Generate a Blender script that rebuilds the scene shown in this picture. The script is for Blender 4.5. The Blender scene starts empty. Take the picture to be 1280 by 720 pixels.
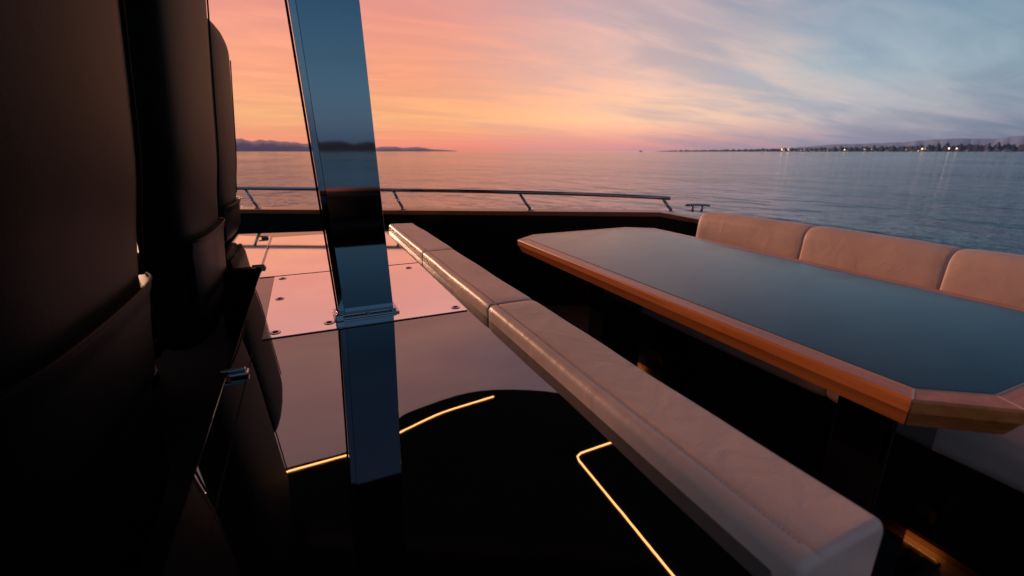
import bpy, bmesh, math, random
from mathutils import Vector, noise
random.seed(4)
ZC=2.6
sc=bpy.context.scene
def lin(c):
    r=[]
    for v in c:
        v=v/255.0
        r.append(v/12.92 if v<=0.04045 else ((v+0.055)/1.055)**2.4)
    return (r[0],r[1],r[2],1)
# ---------------------------------------------------------------- materials
def newmat(name):
    m=bpy.data.materials.new(name); m.use_nodes=True
    nt=m.node_tree
    return m,nt,nt.nodes['Principled BSDF']
def pmat(name,base,rough=0.5,metal=0.0,ior=1.5,bscale=None,bstr=0.1,bdist=0.002,var=0.0,vscale=6,rvar=0.0,coat=0.0):
    m,nt,b=newmat(name)
    b.inputs['Base Color'].default_value=(base[0],base[1],base[2],1)
    b.inputs['Roughness'].default_value=rough
    b.inputs['Metallic'].default_value=metal
    b.inputs['IOR'].default_value=ior
    b.inputs['Coat Weight'].default_value=coat
    tc=nt.nodes.new('ShaderNodeTexCoord')
    if var>0 or rvar>0:
        n=nt.nodes.new('ShaderNodeTexNoise'); n.inputs['Scale'].default_value=vscale; n.inputs['Detail'].default_value=6
        nt.links.new(tc.outputs['Object'],n.inputs['Vector'])
        if var>0:
            mr=nt.nodes.new('ShaderNodeMix'); mr.data_type='RGBA'
            mr.inputs[6].default_value=tuple(c*(1-var) for c in base[:3])+(1,)
            mr.inputs[7].default_value=tuple(min(1,c*(1+var)) for c in base[:3])+(1,)
            nt.links.new(n.outputs['Fac'],mr.inputs[0]); nt.links.new(mr.outputs[2],b.inputs['Base Color'])
        if rvar>0:
            mp=nt.nodes.new('ShaderNodeMapRange'); mp.inputs[1].default_value=.3; mp.inputs[2].default_value=.7
            mp.inputs[3].default_value=max(0,rough-rvar); mp.inputs[4].default_value=rough+rvar
            nt.links.new(n.outputs['Fac'],mp.inputs[0]); nt.links.new(mp.outputs[0],b.inputs['Roughness'])
    if bscale:
        n2=nt.nodes.new('ShaderNodeTexNoise'); n2.inputs['Scale'].default_value=bscale; n2.inputs['Detail'].default_value=4
        nt.links.new(tc.outputs['Object'],n2.inputs['Vector'])
        bp=nt.nodes.new('ShaderNodeBump'); bp.inputs['Strength'].default_value=bstr; bp.inputs['Distance'].default_value=bdist
        nt.links.new(n2.outputs['Fac'],bp.inputs['Height']); nt.links.new(bp.outputs[0],b.inputs['Normal'])
    return m
def leather(name,base,rough=.45,scale=330,bs=.35,big=.35,spec=.5):
    m,nt,b=newmat(name)
    tc=nt.nodes.new('ShaderNodeTexCoord')
    v=nt.nodes.new('ShaderNodeTexVoronoi'); v.inputs['Scale'].default_value=scale
    n=nt.nodes.new('ShaderNodeTexNoise'); n.inputs['Scale'].default_value=7; n.inputs['Detail'].default_value=5
    n3=nt.nodes.new('ShaderNodeTexNoise'); n3.inputs['Scale'].default_value=14; n3.inputs['Detail'].default_value=3; n3.inputs['Distortion'].default_value=1.0
    for q in (v,n,n3): nt.links.new(tc.outputs['Object'],q.inputs['Vector'])
    mx=nt.nodes.new('ShaderNodeMix'); mx.data_type='RGBA'
    mx.inputs[6].default_value=tuple(c*.8 for c in base)+(1,); mx.inputs[7].default_value=tuple(min(1,c*1.12) for c in base)+(1,)
    nt.links.new(n.outputs['Fac'],mx.inputs[0]); nt.links.new(mx.outputs[2],b.inputs['Base Color'])
    b1=nt.nodes.new('ShaderNodeBump'); b1.inputs['Strength'].default_value=bs; b1.inputs['Distance'].default_value=.0006
    nt.links.new(v.outputs['Distance'],b1.inputs['Height'])
    b2=nt.nodes.new('ShaderNodeBump'); b2.inputs['Strength'].default_value=big; b2.inputs['Distance'].default_value=.006
    nt.links.new(n3.outputs['Fac'],b2.inputs['Height']); nt.links.new(b1.outputs[0],b2.inputs['Normal'])
    nt.links.new(b2.outputs[0],b.inputs['Normal'])
    b.inputs['Roughness'].default_value=rough; b.inputs['Specular IOR Level'].default_value=spec
    return m
def wood(name,c1,c2,axis='Y',rough=.35,coat=.25):
    m,nt,b=newmat(name)
    tc=nt.nodes.new('ShaderNodeTexCoord'); mp=nt.nodes.new('ShaderNodeMapping')
    s={'Y':(60,3,60),'X':(3,60,60),'D':(25,25,60)}[axis]
    mp.inputs['Scale'].default_value=s
    n=nt.nodes.new('ShaderNodeTexNoise'); n.inputs['Scale'].default_value=1.2; n.inputs['Detail'].default_value=8; n.inputs['Roughness'].default_value=.65; n.inputs['Distortion'].default_value=.6
    nt.links.new(tc.outputs['Object'],mp.inputs['Vector']); nt.links.new(mp.outputs[0],n.inputs['Vector'])
    r=nt.nodes.new('ShaderNodeValToRGB'); r.color_ramp.elements[0].position=.3; r.color_ramp.elements[1].position=.72
    r.color_ramp.elements[0].color=c1+(1,); r.color_ramp.elements[1].color=c2+(1,)
    nt.links.new(n.outputs['Fac'],r.inputs[0]); nt.links.new(r.outputs[0],b.inputs['Base Color'])
    bp=nt.nodes.new('ShaderNodeBump'); bp.inputs['Strength'].default_value=.15; bp.inputs['Distance'].default_value=.001
    nt.links.new(n.outputs['Fac'],bp.inputs['Height']); nt.links.new(bp.outputs[0],b.inputs['Normal'])
    b.inputs['Roughness'].default_value=rough; b.inputs['Coat Weight'].default_value=coat; b.inputs['Coat Roughness'].default_value=.15
    return m
def emis(name,col,s):
    m,nt,b=newmat(name)
    b.inputs['Base Color'].default_value=(.02,.02,.02,1)
    b.inputs['Emission Color'].default_value=col+(1,); b.inputs['Emission Strength'].default_value=s
    return m
M_gloss=pmat('black_lacquer',(.006,.0055,.006),.015,0,2.6,bscale=3,bstr=.07,bdist=.002)
M_gloss2=pmat('black_lacquer_dull',(.005,.0045,.0045),.12,0,1.45)
M_hatch=pmat('polished_hatch',(.92,.88,.86),.045,1.0,bscale=2.5,bstr=.06,bdist=.003)
M_steel=pmat('polished_steel',(.45,.45,.47),.12,1.0,rvar=.05,vscale=40)
M_pillar=pmat('pillar_mirror',(.36,.40,.45),.035,1.0,bscale=2,bstr=.04,bdist=.002)
M_bolster=leather('beige_leather',(.92,.60,.47),.40)
M_sofa=leather('sofa_leather',(.88,.57,.46),.5)
M_seat=leather('dark_leather',(.006,.0046,.0045),.5,big=.06,spec=.08)
M_thread=pmat('thread',(.55,.36,.29),.7,bscale=900,bstr=.3)
M_black=pmat('black_panel',(.005,.0045,.0045),.35,0,1.3,bscale=30,bstr=.05)
M_dark=pmat('black_matte',(.004,.0035,.0035),.7,0,1.2)
M_inlay=pmat('slate_inlay',(.010,.013,.019),.13,0,1.53,bscale=60,bstr=.02,bdist=.001,var=.25,vscale=9,rvar=.04)
M_woodY=wood('varnished_teak_long',(.62,.13,.026),(.98,.30,.07),'Y')
M_woodX=wood('varnished_teak_cross',(.62,.13,.026),(.98,.30,.07),'X')
M_woodD=wood('varnished_teak_corner',(.58,.12,.025),(.92,.28,.065),'D')
M_cap=wood('teak_cap',(.28,.07,.02),(.52,.15,.045),'X',.4)
M_line=pmat('maple_stringing',(.8,.58,.45),.35)
M_hull=pmat('grey_gelcoat',(.12,.12,.13),.15,0,1.5)
M_led=emis('led_warm',(1,.42,.14),9)
M_led2=emis('led_floor',(1,.30,.05),7)
M_floor,nt,b=newmat('teak_floor')
tc=nt.nodes.new('ShaderNodeTexCoord'); br=nt.nodes.new('ShaderNodeTexBrick')
mp=nt.nodes.new('ShaderNodeMapping'); mp.inputs['Rotation'].default_value=(0,0,math.radians(90))
nt.links.new(tc.outputs['Object'],mp.inputs[0]); nt.links.new(mp.outputs[0],br.inputs['Vector'])
br.inputs['Scale'].default_value=1; br.inputs['Brick Width'].default_value=2.2; br.inputs['Row Height'].default_value=.055; br.inputs['Mortar Size'].default_value=.003
br.inputs['Color1'].default_value=(.10,.045,.022,1); br.inputs['Color2'].default_value=(.075,.034,.018,1); br.inputs['Mortar'].default_value=(.006,.006,.006,1)
nt.links.new(br.outputs[0],b.inputs['Base Color']); b.inputs['Roughness'].default_value=.55
# ---------------------------------------------------------------- mesh helpers
def empty(name):
    o=bpy.data.objects.new(name,None); sc.collection.objects.link(o); o.empty_display_size=.1; return o
def mk(name,verts,faces,mat,parent=None,smooth=False,bevel=0,seg=2):
    me=bpy.data.meshes.new(name)
    me.from_pydata([(v[0],v[1],v[2]+ZC) for v in verts],[],faces); me.update()
    bm=bmesh.new(); bm.from_mesh(me); bmesh.ops.recalc_face_normals(bm,faces=bm.faces[:]); bm.to_mesh(me); bm.free()
    o=bpy.data.objects.new(name,me); sc.collection.objects.link(o)
    if mat: me.materials.append(mat)
    if parent: o.parent=parent
    if smooth:
        for p in me.polygons: p.use_smooth=True
    if bevel>0:
        md=o.modifiers.new('b','BEVEL'); md.width=bevel; md.segments=seg; md.limit_method='ANGLE'; md.angle_limit=math.radians(30)
        for p in me.polygons: p.use_smooth=True
        try:
            md.harden_normals=True
        except Exception: pass
    return o
def prism(name,poly,z0,z1,mat,parent=None,bevel=0,seg=2):
    n=len(poly)
    v=[(p[0],p[1],z0) for p in poly]+[(p[0],p[1],z1) for p in poly]
    f=[list(range(n)),list(range(n,2*n))]+[[i,(i+1)%n,n+(i+1)%n,n+i] for i in range(n)]
    return mk(name,v,f,mat,parent,bevel=bevel,seg=seg)
def box(name,x0,x1,y0,y1,z0,z1,mat,parent=None,bevel=0,seg=2):
    return prism(name,[(x0,y0),(x1,y0),(x1,y1),(x0,y1)],z0,z1,mat,parent,bevel,seg)
def tube(name,pts,r,mat,parent=None,n=12,closed=False):
    V=[];F=[]
    P=[Vector(p) for p in pts]
    up0=Vector((0,0,1))
    for i,p in enumerate(P):
        a=P[max(0,i-1)];c=P[min(len(P)-1,i+1)]
        d=(c-a).normalized()
        up=up0 if abs(d.dot(up0))<.95 else Vector((1,0,0))
        s=d.cross(up).normalized(); u=s.cross(d).normalized()
        for k in range(n):
            t=2*math.pi*k/n
            V.append(p+s*math.cos(t)*r+u*math.sin(t)*r)
    for i in range(len(P)-1):
        for k in range(n):
            F.append([i*n+k,i*n+(k+1)%n,(i+1)*n+(k+1)%n,(i+1)*n+k])
    F.append(list(range(n))); F.append([(len(P)-1)*n+k for k in range(n)])
    return mk(name,V,F,mat,parent,smooth=True)
def disc(name,x,y,z0,z1,r,mat,parent,n=24):
    return prism(name,[(x+r*math.cos(2*math.pi*k/n),y+r*math.sin(2*math.pi*k/n)) for k in range(n)],z0,z1,mat,parent,bevel=.0008,seg=1)
def catmull(pts,n=8):
    P=[Vector(p) for p in pts]; out=[]
    for i in range(len(P)-1):
        p0=P[max(0,i-1)];p1=P[i];p2=P[i+1];p3=P[min(len(P)-1,i+2)]
        for k in range(n):
            t=k/n
            out.append(.5*((2*p1)+(-p0+p2)*t+(2*p0-5*p1+4*p2-p3)*t*t+(-p0+3*p1-3*p2+p3)*t**3))
    out.append(P[-1]); return out
def cushion(name,x0,x1,y0,y1,z0,z1,r,seams,mat,parent=None,re=.02,depth=.007,groove=None,puff=0.0,lean=0.0,wr=.0012):
    prof=[]
    def arc(cx,cz,a0):
        for k in range(7):
            a=a0+math.pi/2*k/6; prof.append((cx+r*math.cos(a),cz+r*math.sin(a)))
    arc(x0+r,z0+r,math.pi); 
    for k in range(1,6): prof.append((x0+r+(x1-x0-2*r)*k/6,z0))
    arc(x1-r,z0+r,1.5*math.pi)
    for k in range(1,6): prof.append((x1,z0+r+(z1-z0-2*r)*k/6))
    arc(x1-r,z1-r,0)
    tops=[x1-r-(x1-x0-2*r)*k/8 for k in range(1,8)]
    if groove: tops=[t for t in tops if abs(t-groove)>.006]+[groove-.003,groove,groove+.003]; tops.sort(reverse=True)
    for t in tops: prof.append((t,z1-(.003 if groove and abs(t-groove)<1e-6 else 0)))
    arc(x0+r,z1-r,math.pi/2)
    for k in range(1,6): prof.append((x0,z1-r-(z1-z0-2*r)*k/6))
    cx=(x0+x1)/2;cz=(z0+z1)/2;hx=(x1-x0)/2;hz=(z1-z0)/2
    ys=set()
    L=y1-y0
    N=max(2,int(L/.02))
    for k in range(N+1): ys.add(round(y0+k*L/N,4))
    for k in range(8):
        d=re*(1-math.cos(math.pi/2*k/7)); ys.add(round(y0+d,5)); ys.add(round(y1-d,5))
    for s in seams:
        for d in (-.014,-.009,-.005,-.0025,0,.0025,.005,.009,.014): ys.add(round(s+d,5))
    ys=sorted(ys)
    bounds=[y0]+sorted(seams)+[y1]
    V=[];F=[];n=len(prof)
    for y in ys:
        d=min(y-y0,y1-y); ins=0
        if d<re: ins=re-math.sqrt(max(0,re*re-(re-d)**2))
        for s in seams: ins+=depth*(.6*math.exp(-((y-s)/.004)**2)+.4*math.exp(-((y-s)/.02)**2))
        for i in range(len(bounds)-1):
            if bounds[i]<=y<=bounds[i+1]:
                u=(y-bounds[i])/(bounds[i+1]-bounds[i]); ins-=puff*(1-(2*u-1)**4)
        for (px,pz) in prof:
            X=cx+(px-cx)*(1-ins/hx); Z=cz+(pz-cz)*(1-ins/hz)
            w=noise.noise(Vector((X*6,y*4,Z*6)))*wr*2
            X+=w*(1 if px>cx else -1)*.5; Z+=w*(1 if pz>cz else 0)
            X+=lean*(Z-z0)
            V.append((X,y,Z))
    for i in range(len(ys)-1):
        for k in range(n):
            F.append([i*n+k,i*n+(k+1)%n,(i+1)*n+(k+1)%n,(i+1)*n+k])
    F.append(list(range(n)));F.append([(len(ys)-1)*n+k for k in range(n)])
    return mk(name,V,F,mat,parent,smooth=True)
# ---------------------------------------------------------------- bolster
bol=empty('bolster_cushion')
BT=-.458
cushion('bolster_pad',.474,.640,.236,3.05,-.575,BT,.018,[1.25,2.12],M_bolster,bol,re=.012,depth=.005,groove=.508,wr=.002)
V=[];F=[]
def stitch(x,y,z,L=.0045,w=.0007,ax='y'):
    i=len(V)
    if ax=='y': c=[(x-w,y),(x+w,y),(x+w,y+L),(x-w,y+L)]
    else: c=[(x,y-w),(x+L,y-w),(x+L,y+w),(x,y+w)]
    for q in c: V.append((q[0],q[1],z-.0015))
    for q in c: V.append((q[0],q[1],z+.0006))
    F.extend([[i+4,i+5,i+6,i+7],[i,i+1,i+5,i+4],[i+1,i+2,i+6,i+5],[i+2,i+3,i+7,i+6],[i+3,i,i+4,i+7]])
y=.26
while y<3.03:
    if abs(y-1.25)>.015 and abs(y-2.12)>.015:
        stitch(.502,y,BT+noise.noise(Vector((.502*6,y*4,BT*6)))*.004)
    y+=.007
mk('bolster_stitching',V,F,M_thread,bol)
cushion('backrest_lower_pad',.605,.70,.02,.235,-.82,-.545,.035,[],M_bolster,bol,re=.03)
# ---------------------------------------------------------------- cabinet
cab=empty('galley_cabinet')
cpoly=[(-.22,.27),(.478,.27),(.478,3.12),(-.42,3.3),(-.42,2.27),(-.22,2.27)]
prism('worktop',cpoly,-.53,-.5,M_gloss,cab,bevel=.004)
prism('cabinet_body',[(-.205,.29),(.468,.29),(.468,3.08),(-.40,3.26),(-.40,2.29),(-.205,2.29)],-1.148,-.5305,M_gloss2,cab)
box('cabinet_side',.4685,.60,.29,3.06,-1.148,-.58,M_gloss2,cab,bevel=.003)
box('hatch_plate',-.158,.44,1.342,2.055,-.4995,-.4965,M_hatch,cab,bevel=.0015)
box('hatch_plate_2',-.213,.44,2.07,3.06,-.4995,-.497,M_hatch,cab,bevel=.0015)
prism('hatch_plate_3',[(-.405,2.29),(-.223,2.29),(-.223,3.1),(-.405,3.22)],-.4995,-.497,M_hatch,cab,bevel=.0015)
for (x,y) in [(-.125,1.38),(-.125,1.72),(.41,1.38),(.38,1.98),(-.125,2.01),(.02,1.40)]:
    disc('fixing_ring',x,y,-.4965,-.4945,.015,M_steel,cab); disc('fixing_core',x,y,-.4945,-.4935,.008,M_dark,cab)
for (x,y) in [(-.19,1.13),(-.218,2.25),(-.25,3.05)]:
    box('latch_base',x-.020,x+.020,y-.014,y+.014,-.4965,-.489,M_steel,cab,bevel=.003)
    box('latch_bar',x-.035,x+.015,y-.005,y+.005,-.4885,-.481,M_steel,cab,bevel=.002)
box('worktop_joint',-.175,-.1725,.28,1.33,-.4998,-.4990,M_dark,cab)
for y in (.9,1.5,2.1,2.7): box('door_gap',.6005,.6025,y,y+.005,-1.1,-.60,M_steel,cab)
# ---------------------------------------------------------------- pillar
pil=empty('hardtop_pillar')
def pill(z,dx,s=1):
    c=.134
    pts=[(.052,1.492),(.052,1.452),(.068,1.43),(.217,1.43),(.217,1.492)]
    return [((p[0]-c)*s+c+dx,p[1],z) for p in pts]
V=[]
V+=pill(-.484,0,1); V+=pill(1.1,-.055,1.12)
F=[[0,1,2,3,4],[5,6,7,8,9]]+[[i,(i+1)%5,5+(i+1)%5,5+i] for i in range(5)]
mk('pillar_blade',V,F,M_pillar,pil,bevel=.0015)
mk('pillar_gasket',[(.046,1.47,-.484),(.0515,1.47,-.484),(.0515,1.49,-.484),(.046,1.49,-.484),
   (-.0225,1.47,1.1),(-.0155,1.47,1.1),(-.0155,1.49,1.1),(-.0225,1.49,1.1)],[[0,1,2,3],[4,5,6,7],[0,1,5,4],[1,2,6,5],[2,3,7,6],[3,0,4,7]],M_dark,pil)
box('foot_plate',.035,.232,1.405,1.51,-.4963,-.4905,M_steel,pil,bevel=.002)
box('foot_collar',.045,.224,1.418,1.498,-.49,-.483,M_steel,pil,bevel=.002)
for x in (.056,.135,.21):
    disc('foot_bolt',x,1.4115,-.4905,-.4865,.0055,M_steel,pil,12)
box('foot_hinge',.038,.062,1.392,1.412,-.4963,-.476,M_steel,pil,bevel=.004)
# ---------------------------------------------------------------- hardtop with LED coving
top=empty('hardtop_roof')
front=[(-1.3,2.9,0),(-.7,3.05,0),(-.3,3.08,0),(.15,3.12,0),(.42,3.34,0),(.65,3.46,0),(1.25,3.53,0),(1.9,3.2,0),(2.35,2.6,0)]
fr=[(p.x,p.y) for p in catmull(front,6)]
prism('roof_shell',[(-1.4,.15)]+fr+[(2.45,.15)],1.1,1.2,M_gloss2,top,bevel=.02,seg=3)
def strip(name,pts,w,z,mat,parent,h=.006):
    P=[Vector((p[0],p[1],0)) for p in pts];V=[];F=[]
    for i,p in enumerate(P):
        a=P[max(0,i-1)];c=P[min(len(P)-1,i+1)];d=(c-a).normalized();s=Vector((-d.y,d.x,0))*w/2
        V+=[(p.x-s.x,p.y-s.y,z),(p.x+s.x,p.y+s.y,z),(p.x+s.x,p.y+s.y,z+h),(p.x-s.x,p.y-s.y,z+h)]
    for i in range(len(P)-1):
        for k in range(4): F.append([4*i+k,4*i+(k+1)%4,4*i+4+(k+1)%4,4*i+4+k])
    F.append([0,1,2,3]);F.append([4*len(P)-4+k for k in range(4)])
    return mk(name,V,F,mat,parent)
strip('led_front',[(p.x,p.y) for p in catmull([(-.5,3.0,0),(-.25,3.02,0),(.12,3.04,0),(.3,3.08,0),(.485,3.17,0),(.85,3.30,0),(1.32,3.36,0)],6)],.011,1.092,M_led,top)
strip('led_side',[(1.49,.6),(1.50,1.3),(1.545,2.30),(1.56,2.345),(1.60,2.365),(2.02,2.39)],.011,1.092,M_led,top)
# ---------------------------------------------------------------- dining table
tab=empty('dining_table')
X0,X1,Y0,Y1,ZT=.935,1.80,.262,2.13,-.42
def octo(i,cx=.135,cy=.10):
    k=.45*i
    return [(X0+i,Y0+cy+k),(X0+cx+k,Y0+i),(X1-cx-k,Y0+i),(X1-i,Y0+cy+k),(X1-i,Y1-cy-k),(X1-cx-k,Y1-i),(X0+cx+k,Y1-i),(X0+i,Y1-cy-k)]
O=octo(0);I=octo(.046)
pr=[(0,-.004),(.06,0),(1,0),(1,-.03),(.95,-.062),(.45,-.062),(.08,-.030),(0,-.026)]
for k in range(8):
    a,b2=Vector(O[k]+(0,)),Vector(O[(k+1)%8]+(0,)); c,d=Vector(I[k]+(0,)),Vector(I[(k+1)%8]+(0,))
    e=(b2-a).normalized()*.0006
    V=[]
    for (P,Q,s) in ((a,c,1),(b2,d,-1)):
        for (t,z) in pr:
            q=P.lerp(Q,t)+e*s; V.append((q.x,q.y,ZT+z))
    n=len(pr)
    F=[list(range(n)),list(range(n,2*n))]+[[i,(i+1)%n,n+(i+1)%n,n+i] for i in range(n)]
    m={1:M_woodX,5:M_woodX,3:M_woodY,7:M_woodY}.get(k,M_woodD)
    mk('edge_moulding_%d'%(k+1),V,F,m,tab,bevel=.0015)
for k in range(8):
    a=Vector(O[k]+(0,));c=Vector(I[k]+(0,)); d=(c-a).normalized(); s=Vector((-d.y,d.x,0))*.0013
    p=a+d*.003;q=c-d*.001
    mk('mitre_spline',[(p.x-s.x,p.y-s.y,ZT-.02),(p.x+s.x,p.y+s.y,ZT-.02),(q.x+s.x,q.y+s.y,ZT-.02),(q.x-s.x,q.y-s.y,ZT-.02),
       (p.x-s.x,p.y-s.y,ZT+.0006),(p.x+s.x,p.y+s.y,ZT+.0006),(q.x+s.x,q.y+s.y,ZT+.0006),(q.x-s.x,q.y-s.y,ZT+.0006)],
       [[0,1,2,3],[4,5,6,7],[0,1,5,4],[1,2,6,5],[2,3,7,6],[3,0,4,7]],M_line,tab)
prism('stringing',octo(.0465),-.455,ZT+.0003,M_line,tab)
prism('slate_top',octo(.0505),-.4545,ZT+.0016,M_inlay,tab,bevel=.001)
prism('underframe',octo(.12),-.475,-.4555,M_black,tab)
for (y0,y1) in ((.50,.64),(1.70,1.84)):
    box('pedestal',1.25,1.47,y0,y1,-1.13,-.476,M_gloss,tab,bevel=.004)
    box('pedestal_edge',1.2425,1.2495,y0+.004,y0+.014,-1.12,-.48,M_steel,tab)
    box('pedestal_edge',1.4705,1.4775,y0+.004,y0+.014,-1.12,-.48,M_steel,tab)
    box('pedestal_foot',1.18,1.54,y0-.07,y1+.07,-1.1495,-1.13,M_steel,tab,bevel=.004)
# ---------------------------------------------------------------- sofa
sofa=empty('lounge_sofa')
cushion('sofa_back_pad',2.03,2.17,-1.3,1.99,-.66,-.333,.05,[1.34,.81,.28,-.25,-.78],M_sofa,sofa,re=.05,depth=.006,puff=.002,lean=.10,wr=.003)
cushion('sofa_seat_pad',1.50,2.02,-1.3,1.9,-.80,-.69,.035,[.81,-.25],M_sofa,sofa,re=.03,depth=.008,puff=.004)
box('sofa_plinth',1.56,2.20,-1.28,2.0,-1.10,-.8015,M_gloss2,sofa,bevel=.004)
box('sofa_toe_kick',1.62,2.20,-1.26,1.98,-1.149,-1.101,M_dark,sofa)
box('sofa_back_shell',2.18,2.25,-1.28,1.96,-1.149,-.41,M_black,sofa,bevel=.01)
box('plinth_led',1.606,1.616,.46,.60,-1.125,-1.112,M_led2,sofa)
box('plinth_led_2',1.606,1.616,1.80,1.97,-1.125,-1.112,M_led2,sofa)
box('plinth_led_3',1.65,2.1,1.981,1.989,-1.125,-1.112,M_led2,sofa)
# ---------------------------------------------------------------- seats
def seat(yc,fx,zb,zt=.68,ex=0.0):
    e=empty('helm_seat')
    V=[];F=[];K=48
    rt,rb=.10,.07
    def sm(a,b,x):
        t=max(0,min(1,(x-a)/(b-a))); return t*t*(3-2*t)
    def w(z): return .265+ex+.10*sm(-.50,.05,z)
    def off(z): return -.035*(1-sm(-.55,.0,z))+.095*max(0,z+.15)
    levels=[]
    for i in range(9): levels.append(zb+rb*(1-math.cos(math.pi/2*i/8)))
    for i in range(1,26): levels.append(zb+rb+(zt-rt-zb-rb)*i/26)
    for i in range(13): levels.append(zt-rt+rt*math.sin(math.pi/2*i/12))
    for z in levels:
        hw=w(z);ht=.075
        if z>zt-rt:
            q=(z-(zt-rt))/rt; c=math.sqrt(max(0,1-q*q)); hw=hw-rt*(1-c)*1.15; ht=.02+(ht-.02)*c**.7
        if z<zb+rb:
            q=((zb+rb)-z)/rb; c=math.sqrt(max(0,1-q*q)); hw=hw-rb*(1-c); ht=.02+(ht-.02)*c
        cx=fx-.075+off(z)
        for k in range(K):
            a=2*math.pi*k/K
            ca,sa=math.cos(a),math.sin(a); p=2/4.6
            X=abs(ca)**p*(1 if ca>0 else -1)*ht; Y=abs(sa)**p*(1 if sa>0 else -1)*hw
            X-=.012*(Y/hw)**2
            X+=noise.noise(Vector((Y*5,z*3,yc*3)))*.003
            V.append((cx+X,yc+Y,z))
    for i in range(len(levels)-1):
        for k in range(K): F.append([i*K+k,i*K+(k+1)%K,(i+1)*K+(k+1)%K,(i+1)*K+k])
    F.append(list(range(K)));F.append([(len(levels)-1)*K+k for k in range(K)])
    mk('backrest',V,F,M_seat,e,smooth=True)
    # piping seam running round the rear panel
    pp=[]
    for t in range(31):
        z=-.24+(zt-.10+.24)*t/30; pp.append((fx+off(z)-.0115,yc+w(z)*.86,z))
    tube('panel_piping',pp,.003,M_seat,e,n=8)
    V=[];F=[];nz_,ny_=14,24;z1=-.27;z0=max(zb+.03,-.50)
    for i in range(nz_+1):
        z=z0+(z1-z0)*i/nz_; hw=(w(z)-.012)
        for j in range(ny_+1):
            s=-1+2*j/ny_
            bulge=.016*(1-s**8)*(min(1,i/3))*(1-.075*abs(math.sin(s*5)))
            V.append((fx+off(z)-.012*s*s+bulge+(.004 if i>=nz_-1 else 0),yc+s*hw,z))
    for i in range(nz_+1):
        z=z0+(z1-z0)*i/nz_; hw=(w(z)-.012)
        for j in range(ny_+1):
            s=-1+2*j/ny_; V.append((fx+off(z)-.012*s*s-.02,yc+s*hw,z))
    W=ny_+1;H=(nz_+1)*W
    for i in range(nz_):
        for j in range(ny_):
            F.append([i*W+j,i*W+j+1,(i+1)*W+j+1,(i+1)*W+j]); F.append([H+i*W+j,H+i*W+j+1,H+(i+1)*W+j+1,H+(i+1)*W+j])
    for j in range(ny_):
        F.append([j,j+1,H+j+1,H+j]); q=nz_*W; F.append([q+j,q+j+1,H+q+j+1,H+q+j])
    for i in range(nz_):
        F.append([i*W,(i+1)*W,H+(i+1)*W,H+i*W]); F.append([i*W+ny_,(i+1)*W+ny_,H+(i+1)*W+ny_,H+i*W+ny_])
    mk('rear_pocket',V,F,M_seat,e,smooth=True,bevel=.004)
    hw=w(z1)-.015
    tube('pocket_piping',[(fx+off(z1)-.012*s*s+.020*(1-s**8),yc+s*hw,z1+.002) for s in [-1+2*k/20 for k in range(21)]],.0035,M_seat,e,n=8)
    cushion('seat_pad',-1.0,-.52,yc-.27,yc+.27,-.60,-.48,.04,[],M_seat,e,re=.04,puff=.004)
    cushion('seat_shell',-.98,-.50,yc-.25,yc+.25,-.66,-.603,.02,[],M_black,e,re=.03)
    for s in (-1,1): cushion('armrest',-.86,-.49,yc+s*.30-.03,yc+s*.30+.03,-.30,-.24,.02,[],M_seat,e,re=.02)
    disc('pedestal_column',-.75,yc,-.80,-.661,.05,M_black,e); disc('pedestal_base',-.75,yc,-.8295,-.80,.16,M_black,e)
seat(2.98,-.355,-.475,.60); seat(1.955,-.31,-.64,.68,.012); seat(.96,-.325,-.78,.68,.015)
plat=empty('dark_fill_platform')  # dark block added under the seats to fill that corner with black
box('dark_fill_body',-2.0,-.226,-1.6,3.3,-1.149,-.83,M_dark,plat,bevel=.01)
# ---------------------------------------------------------------- hull, deck, bulwark
ctr=[(-2.6,3.3),(-2.2,4.15),(-1.2,4.42),(-.43,4.07),(1.18,3.24),(2.35,2.63),(2.62,2.42),(2.74,2.1),(2.80,1.2),(2.82,-1),(2.6,-2.6),(2.4,-3.05),(-2.2,-3.05),(-2.5,-2.6),(-2.65,-1),(-2.65,1.5)]
def offset(poly,d):
    n=len(poly);out=[]
    for i in range(n):
        p0,p1,p2=[Vector(poly[j%n]) for j in (i-1,i,i+1)]
        d1=(p1-p0).normalized();d2=(p2-p1).normalized()
        n1=Vector((-d1.y,d1.x));n2=Vector((-d2.y,d2.x)); m=(n1+n2).normalized(); s=d/max(.5,m.dot(n1))
        out.append(tuple(p1+m*s))
    return out
def capz(p): return -.42 if p[1]>2.45 or p[1]<-2.4 else (-.47 if p[0]>0 else -.42)
def ringmesh(name,o,i,z0f,z1f,mat,parent,bevel=0):
    n=len(o);V=[]
    for k in range(n): V.append((o[k][0],o[k][1],z0f(ctr[k])))
    for k in range(n): V.append((i[k][0],i[k][1],z0f(ctr[k])))
    for k in range(n): V.append((o[k][0],o[k][1],z1f(ctr[k])))
    for k in range(n): V.append((i[k][0],i[k][1],z1f(ctr[k])))
    F=[]
    for k in range(n):
        j=(k+1)%n
        F+=[[k,j,n+j,n+k],[2*n+k,2*n+j,3*n+j,3*n+k],[k,j,2*n+j,2*n+k],[n+k,n+j,3*n+j,3*n+k]]
    return mk(name,V,F,mat,parent,bevel=bevel)
hull=empty('yacht_hull')
ringmesh('hull_side',offset(ctr,.07),offset(ctr,.0),lambda p:-3.0,lambda p:capz(p)-.034,M_hull,hull)
ringmesh('bulwark_lining',offset(ctr,-.002),offset(ctr,-.05),lambda p:-1.16,lambda p:capz(p)-.034,M_black,hull)
ringmesh('teak_capping',offset(ctr,.085),offset(ctr,-.075),lambda p:capz(p)-.0335,lambda p:capz(p),M_cap,hull,bevel=.006)
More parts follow.
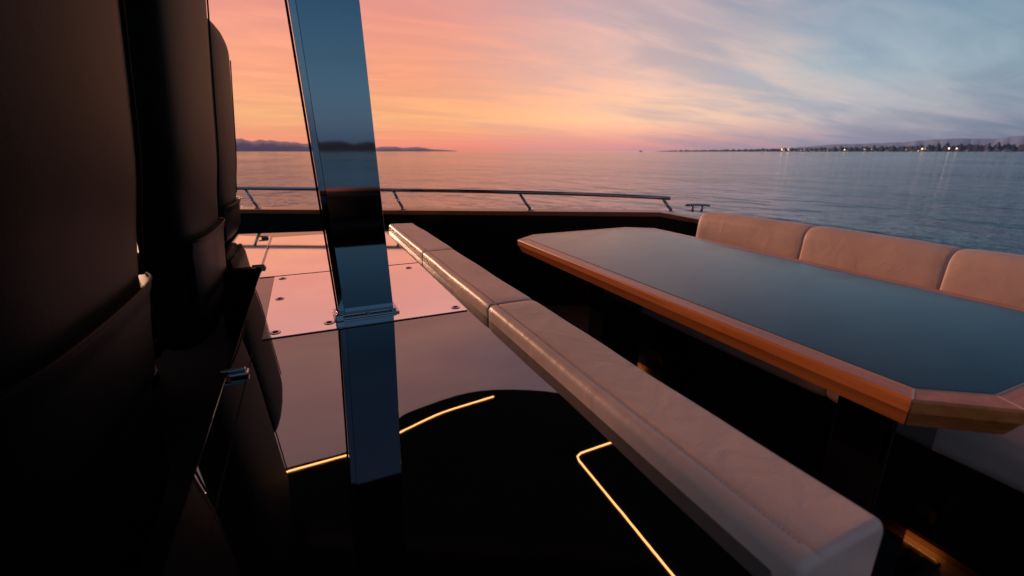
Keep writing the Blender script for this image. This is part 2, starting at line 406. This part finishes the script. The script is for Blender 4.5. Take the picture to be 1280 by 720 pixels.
prism('teak_deck',offset(ctr,-.03),-1.19,-1.15,M_floor,hull)
aft=empty('aft_bench')
cushion('aft_back_pad',-1.6,1.9,-2.75,-2.55,-.75,-.47,.05,[],M_seat,aft,re=.05)
cushion('aft_seat_pad',-1.6,1.9,-2.5,-1.9,-.85,-.72,.04,[],M_seat,aft,re=.05)
box('aft_bench_base',-1.55,1.85,-2.8,-1.95,-1.149,-.852,M_dark,aft)
# ---------------------------------------------------------------- guard rail and cleat
rail=empty('guard_rail')
rp=[(-2.1,4.22,-.27),(-1.2,4.42,-.268),(-.43,4.07,-.27),(.4,3.64,-.275),(1.18,3.24,-.285),(1.8,2.92,-.30),(2.25,2.69,-.318),(2.42,2.60,-.328)]
tube('top_rail',catmull(rp,8),.0145,M_steel,rail,n=14)
def post(a,b): tube('rail_post',[a,b],.011,M_steel,rail); disc('post_foot',a[0],a[1],-.4195,-.413,.024,M_steel,rail)
post((.66,3.51,-.415),(.60,3.54,-.277)); post((1.52,3.07,-.415),(1.44,3.11,-.292)); post((2.43,2.585,-.415),(2.37,2.63,-.326)); post((-.35,4.03,-.415),(-.42,4.07,-.27)); post((-1.25,4.38,-.415),(-1.22,4.40,-.27))
cl=empty('mooring_cleat')
cx,cy=2.56,2.47; dx,dy=.86,-.5
tube('cleat_horns',[(cx-dx*.085,cy-dy*.085,-.372),(cx-dx*.04,cy-dy*.04,-.368),(cx+dx*.04,cy+dy*.04,-.368),(cx+dx*.085,cy+dy*.085,-.372)],.009,M_steel,cl)
for s in (-1,1): tube('cleat_leg',[(cx+s*dx*.03,cy+s*dy*.03,-.42),(cx+s*dx*.035,cy+s*dy*.035,-.37)],.009,M_steel,cl)
# ---------------------------------------------------------------- sea
M_sea,nt,b=newmat('sea_water')
b.inputs['Base Color'].default_value=(.025,.11,.135,1); b.inputs['Roughness'].default_value=.06; b.inputs['IOR'].default_value=1.333
tc=nt.nodes.new('ShaderNodeTexCoord')
def nz(scale,rot,sx,sy,det):
    mp=nt.nodes.new('ShaderNodeMapping'); mp.inputs['Rotation'].default_value=(0,0,math.radians(rot)); mp.inputs['Scale'].default_value=(sx,sy,1)
    n=nt.nodes.new('ShaderNodeTexNoise'); n.inputs['Scale'].default_value=scale; n.inputs['Detail'].default_value=det; n.inputs['Roughness'].default_value=.55
    nt.links.new(tc.outputs['Object'],mp.inputs[0]); nt.links.new(mp.outputs[0],n.inputs['Vector']); return n
n1=nz(.22,-35,1,.5,3); n2=nz(.95,-55,1,.55,5); n3=nz(.03,10,1,.4,2)
bA=nt.nodes.new('ShaderNodeBump'); bA.inputs['Distance'].default_value=.85; bA.inputs['Strength'].default_value=.9
bB=nt.nodes.new('ShaderNodeBump'); bB.inputs['Distance'].default_value=.32; bB.inputs['Strength'].default_value=.9
nt.links.new(n1.outputs['Fac'],bA.inputs['Height']); nt.links.new(n2.outputs['Fac'],bB.inputs['Height'])
nt.links.new(bA.outputs[0],bB.inputs['Normal']); nt.links.new(bB.outputs[0],b.inputs['Normal'])
mr=nt.nodes.new('ShaderNodeMapRange'); mr.inputs[1].default_value=.35; mr.inputs[2].default_value=.65; mr.inputs[3].default_value=.03; mr.inputs[4].default_value=.12
nt.links.new(n3.outputs['Fac'],mr.inputs[0]); nt.links.new(mr.outputs[0],b.inputs['Roughness'])
R=30000
mk('sea',[(-R,-R,-2.6),(R,-R,-2.6),(R,R,-2.6),(-R,R,-2.6)],[[0,1,2,3]],M_sea)
# ---------------------------------------------------------------- land
def interp(tbl,a):
    for i in range(len(tbl)-1):
        if tbl[i][0]<=a<=tbl[i+1][0]:
            t=(a-tbl[i][0])/(tbl[i+1][0]-tbl[i][0]); return tbl[i][1]*(1-t)+tbl[i+1][1]*t
    return 0
def ridge(name,tbl,dist,mat,rough=.15,fr=1.0,steps=240,parent=None,depth=.35):
    a0,a1=tbl[0][0],tbl[-1][0];V=[];F=[]
    for i in range(steps+1):
        a=a0+(a1-a0)*i/steps; h=math.tan(math.radians(interp(tbl,a)))*dist
        nn=noise.fractal(Vector((a*fr,dist*.01,0)),1,2,5)
        h=max(.5,h*(1+rough*nn*2))
        s,c=math.sin(math.radians(a)),math.cos(math.radians(a))
        for (dd,hh) in ((1,-4),(1+.02,h*.35),(1+.08,h*.75*(1+.2*noise.noise(Vector((a*2,3,0))))),(1+.16,h*1.16),(1+depth,-4)):
            V.append((s*dist*dd,c*dist*dd,-2.6+hh))
    for i in range(steps):
        for k in range(4): F.append([i*5+k,i*5+k+1,(i+1)*5+k+1,(i+1)*5+k])
    return mk(name,V,F,mat,parent,smooth=True)
M_hill=pmat('hazy_hill',(.42,.30,.38),1,bscale=.004,bstr=.3,bdist=30,var=.15,vscale=.004)  # distance haze is put into this base colour
M_coast=pmat('coast_scrub',(.10,.12,.16),1,var=.4,vscale=.01)
M_head=pmat('headland_scrub',(.05,.055,.065),1,var=.4,vscale=.01)
M_mount=pmat('hazy_mountain',(.40,.53,.66),1,var=.05,vscale=.001)  # pale blue of the aerial haze painted into the albedo
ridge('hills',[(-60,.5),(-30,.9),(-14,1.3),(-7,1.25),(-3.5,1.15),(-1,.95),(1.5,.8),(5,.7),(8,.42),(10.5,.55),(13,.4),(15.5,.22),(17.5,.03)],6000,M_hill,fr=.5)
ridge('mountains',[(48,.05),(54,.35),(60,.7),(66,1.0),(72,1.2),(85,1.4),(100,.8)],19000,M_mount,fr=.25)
co=empty('coastline')
ridge('coast_land',[(40.8,.02),(43,.12),(48,.18),(54,.3),(60,.40),(66,.55),(74,.6),(90,.6),(110,.3)],3200,M_coast,rough=.45,fr=3.5,parent=co,steps=700)
M_house=pmat('pale_render',(.45,.42,.40),.8,var=.1)
V=[];F=[]
for i in range(50):
    a=math.radians(random.uniform(50,80));d=random.uniform(3130,3190);w_=random.uniform(5,12);h=random.uniform(4,8);x=d*math.sin(a);y=d*math.cos(a);z=-2.6
    k=len(V)
    for zz in (z,z+h):
        V+=[(x-w_,y-6,zz),(x+w_,y-6,zz),(x+w_,y+6,zz),(x-w_,y+6,zz)]
    V+=[(x-w_,y,z+h+3),(x+w_,y,z+h+3)]
    F+=[[k,k+1,k+5,k+4],[k+1,k+2,k+6,k+5],[k+2,k+3,k+7,k+6],[k+3,k,k+4,k+7],[k+4,k+5,k+9,k+8],[k+6,k+7,k+8,k+9],[k+5,k+6,k+9],[k+7,k+4,k+8]]
mk('coast_houses',V,F,M_house,co)
def lamps(name,items,mat):
    V=[];F=[]
    for (a,d,h,r) in items:
        x=d*math.sin(math.radians(a));y=d*math.cos(math.radians(a));z=-2.6+h;k=len(V)
        V+=[(x+r,y,z),(x-r,y,z),(x,y+r,z),(x,y-r,z),(x,y,z+r),(x,y,z-r)]
        F+=[[k,k+2,k+4],[k+2,k+1,k+4],[k+1,k+3,k+4],[k+3,k,k+4],[k+2,k,k+5],[k+1,k+2,k+5],[k+3,k+1,k+5],[k,k+3,k+5]]
    mk(name,V,F,mat,co)
lamps('shore_lamps',[(random.uniform(52,76),3100,random.uniform(4,14),random.uniform(.9,1.7)) for i in range(18)]+[(53.6,3100,12,3.8),(54.2,3100,12,3.0),(59.0,3100,10,3.0),(64.8,3100,14,3.4),(66.6,3100,15,3.8),(67.1,3100,15,3.0)],emis('lamp_warm',(1,.60,.32),5))
ridge('headland',[(150,.3),(165,.8),(175,1.0),(183,1.4),(190,1.5),(198,1.1),(210,.9),(230,.4)],3000,M_head,fr=.6)
# distant boat on the horizon
db=empty('distant_boat')
bx_,by_=math.sin(math.radians(39.2))*2600,math.cos(math.radians(39.2))*2600
prism('boat_hull',[(bx_-9,by_-2),(bx_+7,by_-2),(bx_+11,by_),(bx_+7,by_+2),(bx_-9,by_+2)],-2.7,0.2,M_head,db)
prism('boat_cabin',[(bx_-5,by_-1.5),(bx_+2,by_-1.5),(bx_+2,by_+1.5),(bx_-5,by_+1.5)],0.21,3.2,M_head,db)
# ---------------------------------------------------------------- world
w=bpy.data.worlds.new("World"); sc.world=w; w.use_nodes=True; nt=w.node_tree
for n in list(nt.nodes): nt.nodes.remove(n)
out=nt.nodes.new('ShaderNodeOutputWorld'); bg=nt.nodes.new('ShaderNodeBackground'); nt.links.new(bg.outputs[0],out.inputs[0])
tc=nt.nodes.new('ShaderNodeTexCoord'); sep=nt.nodes.new('ShaderNodeSeparateXYZ'); nt.links.new(tc.outputs['Generated'],sep.inputs[0])
def M(op,a,b=None,c=None):
    n=nt.nodes.new('ShaderNodeMath'); n.operation=op
    for i,x in enumerate((a,b,c)):
        if x is None: continue
        if isinstance(x,(int,float)): n.inputs[i].default_value=x
        else: nt.links.new(x,n.inputs[i])
    return n.outputs[0]
az0=math.radians(3)
L=M('SQRT',M('ADD',M('MULTIPLY',sep.outputs[0],sep.outputs[0]),M('MULTIPLY',sep.outputs[1],sep.outputs[1])))
L=M('MAXIMUM',L,.0001)
dot=M('DIVIDE',M('ADD',M('MULTIPLY',sep.outputs[0],math.sin(az0)),M('MULTIPLY',sep.outputs[1],math.cos(az0))),L)
dot=M('MINIMUM',M('MAXIMUM',dot,-1),1)
ang=M('MULTIPLY',M('ARCCOSINE',dot),180/math.pi)
zc=M('MAXIMUM',sep.outputs[2],0)
den=M('ADD',zc,.13)
cmb=nt.nodes.new('ShaderNodeCombineXYZ')
nt.links.new(M('DIVIDE',sep.outputs[0],den),cmb.inputs[0]); nt.links.new(M('DIVIDE',sep.outputs[1],den),cmb.inputs[1])
def cn(rot,sx,sy,scale,det,dist,rg=.5):
    mp=nt.nodes.new('ShaderNodeMapping'); mp.inputs['Rotation'].default_value=(0,0,math.radians(rot)); mp.inputs['Scale'].default_value=(sx,sy,1)
    n=nt.nodes.new('ShaderNodeTexNoise'); n.inputs['Scale'].default_value=scale; n.inputs['Detail'].default_value=det; n.inputs['Roughness'].default_value=rg; n.inputs['Distortion'].default_value=dist
    nt.links.new(cmb.outputs[0],mp.inputs[0]); nt.links.new(mp.outputs[0],n.inputs['Vector']); return n.outputs['Fac']
c1=cn(40,.42,1.15,.7,5,.7); c2=cn(28,.5,1.5,1.7,6,1.2,.55)
cl_=M('ADD',M('MULTIPLY',c1,.64),M('MULTIPLY',c2,.36))
def mrange(v,a,b,c=0,d=1,smooth=True):
    n=nt.nodes.new('ShaderNodeMapRange'); n.interpolation_type='SMOOTHSTEP' if smooth else 'LINEAR'
    nt.links.new(v,n.inputs[0])
    for i,x in enumerate((a,b,c,d)): n.inputs[i+1].default_value=x
    return n.outputs[0]
cf=mrange(cl_,.39,.61)
def ramp(stops):
    n=nt.nodes.new('ShaderNodeValToRGB'); e=n.color_ramp.elements
    e[0].position=stops[0][0]; e[0].color=lin(stops[0][1]); e[1].position=stops[-1][0]; e[1].color=lin(stops[-1][1])
    for p,c in stops[1:-1]:
        q=e.new(p); q.color=lin(c)
    nt.links.new(zc,n.inputs[0]); return n.outputs[0]
warm=ramp([(0,(232,136,122)),(.02,(245,154,124)),(.06,(255,186,132)),(.13,(255,174,134)),(.24,(246,164,144)),(.40,(228,168,160)),(.7,(184,148,152)),(1,(146,126,142))])
mid =ramp([(0,(212,146,150)),(.02,(228,162,152)),(.06,(252,204,170)),(.13,(242,198,178)),(.24,(214,186,184)),(.40,(172,152,166)),(.7,(154,132,148)),(1,(146,126,142))])
cool=ramp([(0,(138,136,158)),(.02,(156,150,168)),(.06,(186,182,188)),(.13,(170,186,196)),(.24,(132,158,180)),(.40,(90,110,136)),(.7,(100,104,130)),(1,(142,124,140))])
far =ramp([(0,(90,104,128)),(.02,(98,114,138)),(.06,(116,138,158)),(.13,(106,142,164)),(.24,(80,122,152)),(.40,(60,84,112)),(.7,(80,92,120)),(1,(142,124,140))])
def mixc(f,a,b,blend='MIX'):
    n=nt.nodes.new('ShaderNodeMix'); n.data_type='RGBA'; n.blend_type=blend
    if isinstance(f,(int,float)): n.inputs[0].default_value=f
    else: nt.links.new(f,n.inputs[0])
    for i,x in ((6,a),(7,b)):
        if isinstance(x,tuple): n.inputs[i].default_value=x
        else: nt.links.new(x,n.inputs[i])
    return n.outputs[2]
angc=M('ADD',ang,M('MULTIPLY',M('SUBTRACT',.5,cf),8))
col=mixc(mrange(angc,10,38),warm,mid); col=mixc(mrange(angc,30,58),col,cool); col=mixc(mrange(angc,50,80),col,far)
fade=M('MULTIPLY',mrange(zc,.0,.05),mrange(ang,30,70,1,.35))
lit=mixc(1.0,col,(1.10,1.06,1.03,1),'MULTIPLY'); shade=mixc(1.0,col,(.88,.85,.90,1),'MULTIPLY')
col=mixc(fade,col,mixc(cf,shade,lit))
nt.links.new(col,bg.inputs[0]); bg.inputs[1].default_value=1.0
# sun lamp added as warm fill, kept hidden to port beyond the seats
sl=bpy.data.lights.new('sun','SUN'); sl.energy=1.9; sl.angle=math.radians(6); sl.color=(1,.52,.32)
so=bpy.data.objects.new('sun',sl); sc.collection.objects.link(so)
el=math.radians(9); az=math.radians(-15); d=Vector((math.sin(az)*math.cos(el),math.cos(az)*math.cos(el),math.sin(el)))
so.rotation_euler=d.to_track_quat('Z','Y').to_euler(); so.location=(0,0,12)
# ---------------------------------------------------------------- camera
cd=bpy.data.cameras.new('camera'); cam=bpy.data.objects.new('camera',cd); sc.collection.objects.link(cam)
cd.lens=16; cd.sensor_width=36; cd.clip_end=80000; cd.clip_start=.02
cam.location=(0,0,ZC); cam.rotation_euler=(math.radians(90-16.73),0,math.radians(-24.04))
cd.dof.use_dof=True; cd.dof.focus_distance=1.6; cd.dof.aperture_fstop=2.8
sc.camera=cam
sc.view_settings.view_transform='Standard'; sc.view_settings.look='None'; sc.view_settings.exposure=0
